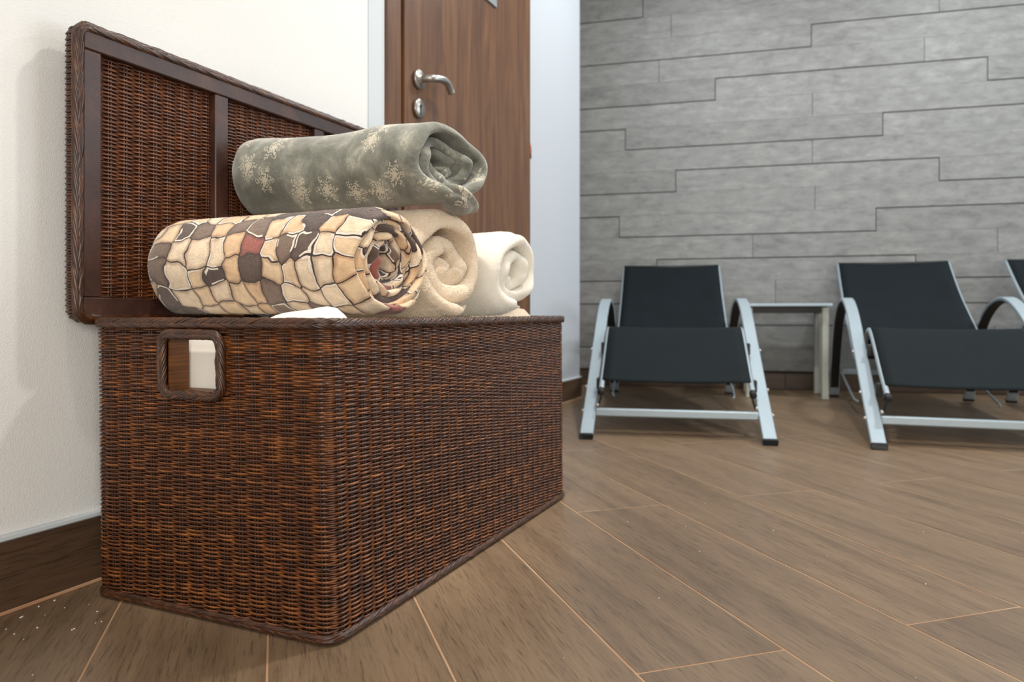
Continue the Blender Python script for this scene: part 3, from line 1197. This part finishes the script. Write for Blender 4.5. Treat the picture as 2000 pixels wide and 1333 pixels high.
def roll(L, rx, rz, turns, th, seed, seam=-1.2, recess=0.02, jag=0.006, lump=0.004, far_round=0.05, near_round=0.02, flare=0.0, ny=26, per=52, sag=0.0, droop=0.0, taper=0.0, slant=0.0):
    """rolled blanket: spiral of thick cloth, axis along +y, near end at y=0. Returns verts, faces, uv"""
    n = int(per * turns)
    th_ = np.linspace(0, 1, n)
    r_out = 1.0
    r_in = max(0.10, 1.0 - turns * th * 0.98)
    # radius normalised to 1 at the outside; th is layer thickness as a fraction
    back = turns * (1 - th_)                      # turns back from the outer end
    red = np.where(back < 1, th * back ** 2.6, th * back)
    rad = np.maximum(1.0 - th * 0.5 - red, 0.03 + 0.04 * th_)
    ang = seam - 2 * PI * turns * (1 - th_)
    h = np.full(n, th * 0.49)
    h *= np.clip(np.minimum(np.arange(n) / 5.0, (n - 1 - np.arange(n)) / 4.0), 0.12, 1)
    r0 = np.random.default_rng(seed)
    k1, k2, k3 = r0.random(3) * 6.28
    y0 = recess * (1 - th_) ** 0.8 + jag * np.sin(ang * 1.0 + k1) + jag * 0.6 * np.sin(ang * 2.3 + k2) + 0.25 * jag * np.sin(ang * 5.1 + k3)
    y1 = L + 0.4 * jag * np.sin(ang * 1.3 + k2) - recess * .5 * (1 - th_)
    scale = (rx + rz) / 2
    lp = []   # loop: (dr in units of h, y blend, lip dy in units of h*scale)
    for t in np.linspace(0, 1, ny):
        lp.append((1.0, t, 0.0))
    for a in np.linspace(PI / 2, -PI / 2, 7)[1:-1]:
        lp.append((math.sin(a), 1.0, math.cos(a)))
    for t in np.linspace(1, 0, 10):
        lp.append((-1.0, t, 0.0))
    for a in np.linspace(-PI / 2, PI / 2, 9)[1:-1]:
        lp.append((math.sin(a), 0.0, -math.cos(a)))
    lp = np.array(lp)
    m = len(lp)
    R = rad[:, None] + h[:, None] * lp[None, :, 0]
    yb = lp[None, :, 1]
    yb = np.where((lp[None, :, 0] > 0.99), yb ** 1.0, yb)
    Y = y0[:, None] * (1 - yb) + y1[:, None] * yb + lp[None, :, 2] * h[:, None] * scale
    A = np.broadcast_to(ang[:, None], R.shape)
    # rounded shoulders at both ends
    e1 = np.clip((Y - (L - far_round)) / far_round, 0, 1.1)
    e0 = np.clip((near_round - Y) / near_round, 0, 1.1)
    fac = 1 - 0.24 * e1 ** 2.4 - 0.10 * e0 ** 2.0 + flare * np.exp(-((Y - 0.03) / 0.09) ** 2)
    X = R * np.cos(A) * rx * fac
    Z = R * np.sin(A) * rz * fac * (1 + taper * (Y / L)) + taper * 0.4 * rz * (Y / L)
    P = np.stack([X, Y, Z], -1)
    q = np.stack([np.cos(A) * R * scale, Y * 0.6, np.sin(A) * R * scale], -1)
    inner = (1 + 1.2 * (1 - th_))[:, None]
    big = sinnoise(q, 26.0, seed + 5) * lump * inner
    mid = sinnoise(q, 75.0, seed + 6) * lump * 0.35
    dirn = np.stack([np.cos(A), 0 * A, np.sin(A)], -1)
    P = P + dirn * (big + mid)[..., None]
    P[..., 1] += sinnoise(q, 40.0, seed + 9) * lump * 0.6 * (1 - yb) 
    P[..., 1] -= slant * (P[..., 0] / rx) * np.clip(1 - Y / (0.55 * L), 0, 1)
    # weight flattens the underside
    zmin = -rz * (0.94 - sag)
    low = P[..., 2] < zmin
    P[..., 2] = np.where(low, zmin + (P[..., 2] - zmin) * 0.25, P[..., 2])
    P[..., 2] -= droop * np.clip(1 - Y / 0.10, 0, 1) ** 2
    arc = np.cumsum(np.concatenate([[0], np.abs(np.diff(ang)) * rad[1:] * scale]))
    UVu = Y + 0.9 * lp[None, :, 0].clip(-1, 0) * 0.0
    side = np.where(lp[:, 0] < 0, 0.013 * (1 - lp[:, 0]) * 0.5, 0.0)
    UV = np.stack([UVu + seed * 1.37, np.broadcast_to(arc[:, None], R.shape) + side[None, :] + seed * .77], -1)
    idx = np.arange(n * m).reshape(n, m)
    a = idx[:-1]; b = np.roll(idx, -1, 1)[:-1]; c = np.roll(idx, -1, 1)[1:]; d = idx[1:]
    F = np.stack([a, d, c, b], -1).reshape(-1, 4)
    return P.reshape(-1, 3), F, UV.reshape(-1, 2)


def fuzz(V, F, UV, n, length, width, seed, lean=0.6):
    """short pile: little blades standing on the cloth"""
    r = np.random.default_rng(seed)
    q = V[F]
    d1 = q[:, 2] - q[:, 0]; d2 = q[:, 3] - q[:, 1]
    nn = np.cross(d1, d2)
    ar = np.linalg.norm(nn, axis=1)
    nn /= ar[:, None] + 1e-12
    pick = r.choice(len(F), n, p=ar / ar.sum())
    a = r.random((n, 1)); b = r.random((n, 1))
    qq = q[pick]
    p = (1 - a) * ((1 - b) * qq[:, 0] + b * qq[:, 1]) + a * ((1 - b) * qq[:, 3] + b * qq[:, 2])
    uq = UV[F][pick]
    uvp = (1 - a) * ((1 - b) * uq[:, 0] + b * uq[:, 1]) + a * ((1 - b) * uq[:, 3] + b * uq[:, 2])
    n_ = nn[pick]
    clump = np.stack([sinnoise(p, 320.0, seed + k) for k in range(3)], -1)
    dirn = n_ + lean * clump * 0.7 + r.normal(0, 0.35, (n, 3)) * lean
    dirn /= np.linalg.norm(dirn, axis=1)[:, None]
    side = np.cross(dirn, r.normal(0, 1, (n, 3)))
    side /= np.linalg.norm(side, axis=1)[:, None] + 1e-12
    ln = length * (0.6 + 0.6 * r.random((n, 1)))
    base = p - n_ * 0.0004
    t0 = base - side * width; t1 = base + side * width; t2 = base + dirn * ln
    VV = np.stack([t0, t1, t2], 1).reshape(-1, 3)
    FF = np.arange(3 * n).reshape(n, 3)
    return VV, FF, np.repeat(uvp, 3, axis=0)


def grey_flap(parent, mat):
    """loose corner of the grey blanket that hangs out below its rolled end"""
    n, m = 40, 26
    a = np.linspace(0, 2 * PI, n, endpoint=False)[:, None]
    b = np.linspace(-PI / 2, PI / 2, m)[None, :]
    d = np.stack([np.cos(a) * np.cos(b), np.sin(a) * np.cos(b), np.sin(b) + 0 * a], -1)
    P = np.sign(d) * np.abs(d) ** 0.8 * np.array([0.038, 0.030, 0.0155])
    fold = 0.0040 * np.sin(P[..., 2] * 260 + P[..., 0] * 40) + sinnoise(P, 60.0, 77) * 0.004
    P = P + d * fold[..., None]
    P[..., 2] += -0.35 * P[..., 0]
    P = P + np.array([0.002, 0.000, -0.0660])
    idx = np.arange(n * m).reshape(n, m)
    i2 = np.roll(idx, -1, 0)
    F = np.stack([idx[:, :-1], i2[:, :-1], i2[:, 1:], idx[:, 1:]], -1).reshape(-1, 4)
    uv = np.stack([P[..., 1] + 0.3, P[..., 0] + 0.2], -1).reshape(-1, 2)
    mesh('loose_corner', P.reshape(-1, 3), F, mat, parent, True, uv)


def place_roll(name, label, u, v, z, mat, args, rot=0.0, pile=None):
    V, F, UV = roll(**args)
    p = W(u, v)
    o = mesh(name, V, F, mat, None, True, UV, (p[0], p[1], z), TH + rot)
    tag(o, label, 'blanket', 'rolled blankets heaped in the chest')
    if mat is M_grey:
        grey_flap(o, mat)
    if pile:
        nb, ln, wd = pile
        pv, pf, puv = fuzz(V, F, UV, nb, ln, wd, args['seed'] + 40)
        tag(mesh('pile', pv, pf, mat, o, False, puv), kind='stuff')
    return o


place_roll('rolled_blanket', 'rolled fleece blanket printed with cream, brown and red stones, nearest in the chest',
           0.170, 0.020, 0.5205, M_stone, dict(L=0.425, far_round=0.035, rx=0.086, rz=0.086, turns=5.6, th=0.13, seed=2, seam=-0.55, recess=0.018, jag=0.009, lump=0.0024, near_round=0.012, slant=0.034), 0.05, (110000, 0.0042, 0.00042))
place_roll('rolled_blanket', 'rolled fluffy beige sherpa blanket beside the stone-printed one',
           0.372, 0.028, 0.5285, M_cream, dict(L=0.405, rx=0.108, rz=0.104, turns=2.5, th=0.30, seed=4, seam=-1.2, recess=0.022, jag=0.010, lump=0.0050, near_round=0.025, slant=0.026), 0.0, (120000, 0.0085, 0.0007))
place_roll('rolled_blanket', 'rolled ivory white blanket farthest along the chest',
           0.617, 0.014, 0.5225, M_white, dict(L=0.43, rx=0.104, rz=0.094, turns=2.3, th=0.34, seed=6, seam=-1.2, recess=0.012, jag=0.008, lump=0.0055, near_round=0.022, slant=0.016), 0.0, (80000, 0.0055, 0.0006))
place_roll('rolled_blanket', 'rolled grey velvety blanket with pale snowflakes lying on top of the others',
           0.355, 0.004, 0.7010, M_grey, dict(L=0.452, rx=0.092, rz=0.0745, turns=3.2, th=0.235, seed=9, seam=-1.5, recess=0.050, jag=0.012, lump=0.0055, near_round=0.015, far_round=0.03, flare=0.0, droop=0.0, taper=0.15, slant=0.026), 0.0, None)


# folded white blanket that fills the chest below the rolls
def folded(name, label, u0, u1, v0, v1, z0, zfun, mat, n=40, m=26):
    us = np.linspace(u0, u1, n); vs = np.linspace(v0, v1, m)
    V, F = [], []
    def edge(t):
        e = np.minimum(t, 1 - t) / 0.06
        return np.sqrt(1 - (1 - np.clip(e, 0, 1)) ** 2)
    top = np.zeros((n, m), int)
    for i, u in enumerate(us):
        for j, v in enumerate(vs):
            k = float(edge(i / (n - 1)) * edge(j / (m - 1)))
            zt = zfun(u, v)
            top[i, j] = len(V)
            V.append((u, v, zt - 0.03 * (1 - k)))
    for i in range(n - 1):
        for j in range(m - 1):
            F.append((top[i, j], top[i + 1, j], top[i + 1, j + 1], top[i, j + 1]))
    ring = [top[i, 0] for i in range(n)] + [top[n - 1, j] for j in range(1, m)] + [top[i, m - 1] for i in range(n - 2, -1, -1)] + [top[0, j] for j in range(m - 2, 0, -1)]
    prev = ring
    zt = np.array([V[i][2] for i in ring])
    for lv in range(1, 9):
        fr_ = lv / 8
        cur = []
        for q, i in enumerate(ring):
            x, y, _ = V[i]
            cur.append(len(V))
            wob = 0.0015 * math.sin(lv * 2.2)
            cx, cy = (u0 + u1) / 2, (v0 + v1) / 2
            V.append((x + wob * (1 if x > cx else -1), y + wob * (1 if y > cy else -1), zt[q] * (1 - fr_) + z0 * fr_))
        for q in range(len(ring)):
            q2 = (q + 1) % len(ring)
            F.append((prev[q2], prev[q], cur[q], cur[q2]))
        prev = cur
    F.append(tuple(prev))
    o = mesh(name, V, F, mat, None, True, None, ORG, TH)
    return tag(o, label, 'blanket')


def ztop(u, v):
    z = 0.420 + 0.0025 * math.sin(u * 31 + v * 11)
    z += 0.029 * math.exp(-((u - 0.060) / 0.040) ** 2 - ((v - 0.055) / 0.060) ** 2)
    z += 0.020 * math.exp(-((u - 0.045) / 0.035) ** 2 - ((v - 0.135) / 0.050) ** 2)
    return z


folded('folded_blanket', 'white folded blanket under the rolls, its hump showing at the near rim', 0.0365, 0.640, 0.0285, 0.432, 0.016, ztop, M_sheet)


def ztop2(u, v):
    return 0.428 + 0.026 * math.exp(-((u - 0.735) / 0.040) ** 2 - ((v - 0.075) / 0.07) ** 2)


folded('folded_blanket', 'cream folded blanket peeking over the rim at the far end', 0.652, 0.866, 0.024, 0.432, 0.016, ztop2, M_cream, 20, 20)

# ------------------------------------------------------------------ loungers
ARCH = [(0.0, 0.004), (0.14, 0.083), (0.28, 0.163), (0.51, 0.303), (0.72, 0.428), (0.88, 0.488), (1.02, 0.498), (1.18, 0.462), (1.33, 0.372), (1.46, 0.20), (1.56, 0.004)]
RAIL = [(0.13, 0.160), (0.24, 0.215), (0.40, 0.305), (0.50, 0.358), (0.555, 0.374), (0.61, 0.362), (0.72, 0.305), (0.85, 0.252), (0.96, 0.236), (1.09, 0.270), (1.25, 0.358), (1.40, 0.440), (1.53, 0.516), (1.66, 0.606), (1.79, 0.706)]
HWID = 0.306
RW = 0.264


def make_lounger(label):
    t = empty('sun_lounger', (0, 0, 0), 0, label, 'lounger', 'loungers along the tiled wall')
    arch = catmull([(0, a, z) for a, z in ARCH], 7)
    rail = catmull([(0, a, z) for a, z in RAIL], 6)
    for s in (-1, 1):
        x = s * HWID
        p = arch.copy(); p[:, 0] = x
        p[0, 2] = 0.010; p[-1, 2] = 0.010
        ar = MB().strip(p, 0.046, 0.016, (1, 0, 0), 0.003).build('arched_armrest', M_alu, t)
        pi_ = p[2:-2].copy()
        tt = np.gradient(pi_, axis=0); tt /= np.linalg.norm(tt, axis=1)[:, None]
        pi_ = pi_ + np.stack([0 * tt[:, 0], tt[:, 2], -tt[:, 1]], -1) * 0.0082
        MB().strip(pi_, 0.040, 0.003, (1, 0, 0), 0.001).build('underside_shade', M_black, ar)  # black strip added along the arch's underside to deepen its shade
        d0 = (p[1] - p[0]) / np.linalg.norm(p[1] - p[0])
        d1 = (p[-2] - p[-1]) / np.linalg.norm(p[-2] - p[-1])
        for (e, d) in ((p[0], d0), (p[-1], d1)):
            MB().strip([e - d * 0.0, e + d * 0.012], 0.049, 0.019, (1, 0, 0), 0.003).build('foot_cap', M_black, ar)
        rp = rail.copy(); rp[:, 0] = s * RW
        ra = MB().tube(rp, 0.0095, 10, True, (1, 0, 0)).build('side_rail', M_alu, t, True)
        e, d = rp[0], (rp[0] - rp[1]) / np.linalg.norm(rp[0] - rp[1])
        MB().tube([e - d * 0.004, e + d * 0.018], 0.0125, 10, True, (1, 0, 0)).build('end_cap', M_black, ra, True)
        for (a, z) in ((0.225, 0.172), (0.44, 0.297)):
            x0, x1 = sorted((s * (RW + 0.004), s * (HWID - 0.018)))
            MB().box(x0, x1, a - 0.016, a + 0.016, z - 0.020, z + 0.026, 0.003).build('bracket', M_black, t)
        for (a, z) in ((0.14, 0.083), (0.27, 0.158), (0.49, 0.292)):
            MB().lathe([(0.0065, 0), (0.0065, 0.004), (0.004, 0.007)], (x + s * 0.023, a, z), (s, 0, 0), 10).build('bolt', M_bolt, ar, True)
        MB().tube([(s * (RW - 0.006), 0.145, 0.158), (s * (HWID - 0.030), 0.150, 0.100)], 0.004, 6).build('stay', M_black, t, True)
        MB().lathe([(0.007, 0), (0.007, 0.006), (0.003, 0.010)], (s * (HWID - 0.023), 0.146, 0.105), (-s, 0, 0), 10).build('bolt', M_bolt, t, True)
        MB().tube([(s * (HWID - 0.022), 1.46, 0.150), (s * (HWID - 0.03), 0.95, 0.06), (s * (HWID - 0.04), 0.90, 0.055)], 0.005, 6).build('back_stay', M_alu, t, True)
    MB().box(-HWID + 0.022, HWID - 0.022, 0.124, 0.150, 0.066, 0.094, 0.004).build('front_crossbar', M_alu, t)
    MB().box(-HWID + 0.022, HWID - 0.022, 1.452, 1.476, 0.130, 0.156, 0.004).build('rear_crossbar', M_alu, t)
    # sling
    n = len(rail)
    xs = np.linspace(-RW, RW, 15)
    dd = np.gradient(rail, axis=0); dd /= np.linalg.norm(dd, axis=1)[:, None]
    nr = np.stack([0 * dd[:, 0], -dd[:, 2], dd[:, 1]], -1)
    V = []
    for side in (1, -1):
        for i in range(n):
            for x in xs:
                sagk = 1 - (x / RW) ** 2
                sg = -0.006 * sagk
                c = rail[i] + nr[i] * (0.0096 * (0.25 + 0.75 * min(1, 1.0)) * side * 0.0 + 0.0085 + sg + (0.0016 if side > 0 else -0.0016))
                V.append((x, c[1], c[2]))
    m = len(xs)
    F = []
    i0 = 3
    for i in range(i0, n - 1):
        for j in range(m - 1):
            a = i * m + j
            F.append((a, a + 1, a + m + 1, a + m))
            b = n * m + a
            F.append((b, b + m, b + m + 1, b + 1))
    for i in range(i0, n - 1):
        for j in (0, m - 1):
            a = i * m + j; b = n * m + a
            F.append((a, a + m, b + m, b) if j == 0 else (a, b, b + m, a + m))
    for j in range(m - 1):
        for i in (i0, n - 1):
            a = i * m + j; b = n * m + a
            F.append((a, b, b + 1, a + 1) if i == i0 else (a, a + 1, b + 1, b))
    sl = mesh('sling', V, F, M_sling, t, True)
    e = rail[-1]
    MB().tube([(-RW, e[1], e[2]), (0, e[1], e[2] - 0.003), (RW, e[1], e[2])], 0.010, 10).build('top_bar', M_black, t, True)
    return t


def copy_tree(o, parent=None):
    c = o.copy()
    C.objects.link(c)
    if parent:
        c.parent = parent
    for ch in list(o.children):
        copy_tree(ch, c)
    return c


L1 = make_lounger('black sling sun lounger with silver arched arms, nearest the wicker chest')
L1.location = (0.5567, 2.518, 0)
L1.rotation_euler = (0, 0, -math.radians(11.5))
ang2 = math.radians(18.5)


def lounger_at(o, lx, ly, ang):
    """place by the left front foot"""
    o.location = (lx + HWID * math.cos(ang), ly - HWID * math.sin(ang), 0)
    o.rotation_euler = (0, 0, -ang)


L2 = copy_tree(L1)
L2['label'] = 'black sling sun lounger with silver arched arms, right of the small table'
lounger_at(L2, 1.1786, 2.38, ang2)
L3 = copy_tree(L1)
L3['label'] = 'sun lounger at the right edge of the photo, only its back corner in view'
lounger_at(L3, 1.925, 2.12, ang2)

# ------------------------------------------------------------------ small table between the loungers
tb = empty('side_table', (1.460, 3.985, 0), BA, 'small pale aluminium side table between the two black loungers', 'table')
MB().box(-0.235, 0.215, -0.195, 0.175, 0.474, 0.490, 0.003).build('table_top', M_alu, tb)
MB().box(-0.195, 0.195, -0.155, 0.150, 0.440, 0.473, 0.002).build('apron_shadow', M_black, tb)  # black box standing in for the shadow band under the top, frame included
for sx in (-0.185, 0.185):
    for sy in (-0.145, 0.150):
        lg = MB().box(sx - 0.017, sx + 0.017, sy - 0.017, sy + 0.017, 0.004, 0.472, 0.006).build('leg', M_tabletop, tb)
        MB().box(sx - 0.018, sx + 0.018, sy - 0.018, sy + 0.018, 0.0, 0.008, 0.003).build('foot_cap', M_tabletop, lg)

# ------------------------------------------------------------------ crumbs of plaster on the floor
mb = MB()
for k in range(80):
    if k < 60:
        u, v = rng.uniform(-0.55, -0.02), 0.50 - abs(rng.normal(0, 0.09)) - 0.006
        x, y, _ = W(u, v)
    else:
        x, y = rng.uniform(-0.1, 1.3), rng.uniform(0.8, 2.0)
        du, dv = x - NX, y - NY
        uu, vv = du * UX + dv * UY, -du * UY + dv * UX
        if -0.02 < uu < 0.9 and -0.02 < vv < 0.47:
            continue
    r = rng.uniform(0.0004, 0.0011)
    mb.box(x - r, x + r, y - r, y + r * rng.uniform(.6, 1.4), 0, r * 1.2)
cr = mb.build('crumbs', M_ceil)
tag(cr, 'tiny pale plaster crumbs scattered on the floor planks', 'crumbs', None, 'stuff')
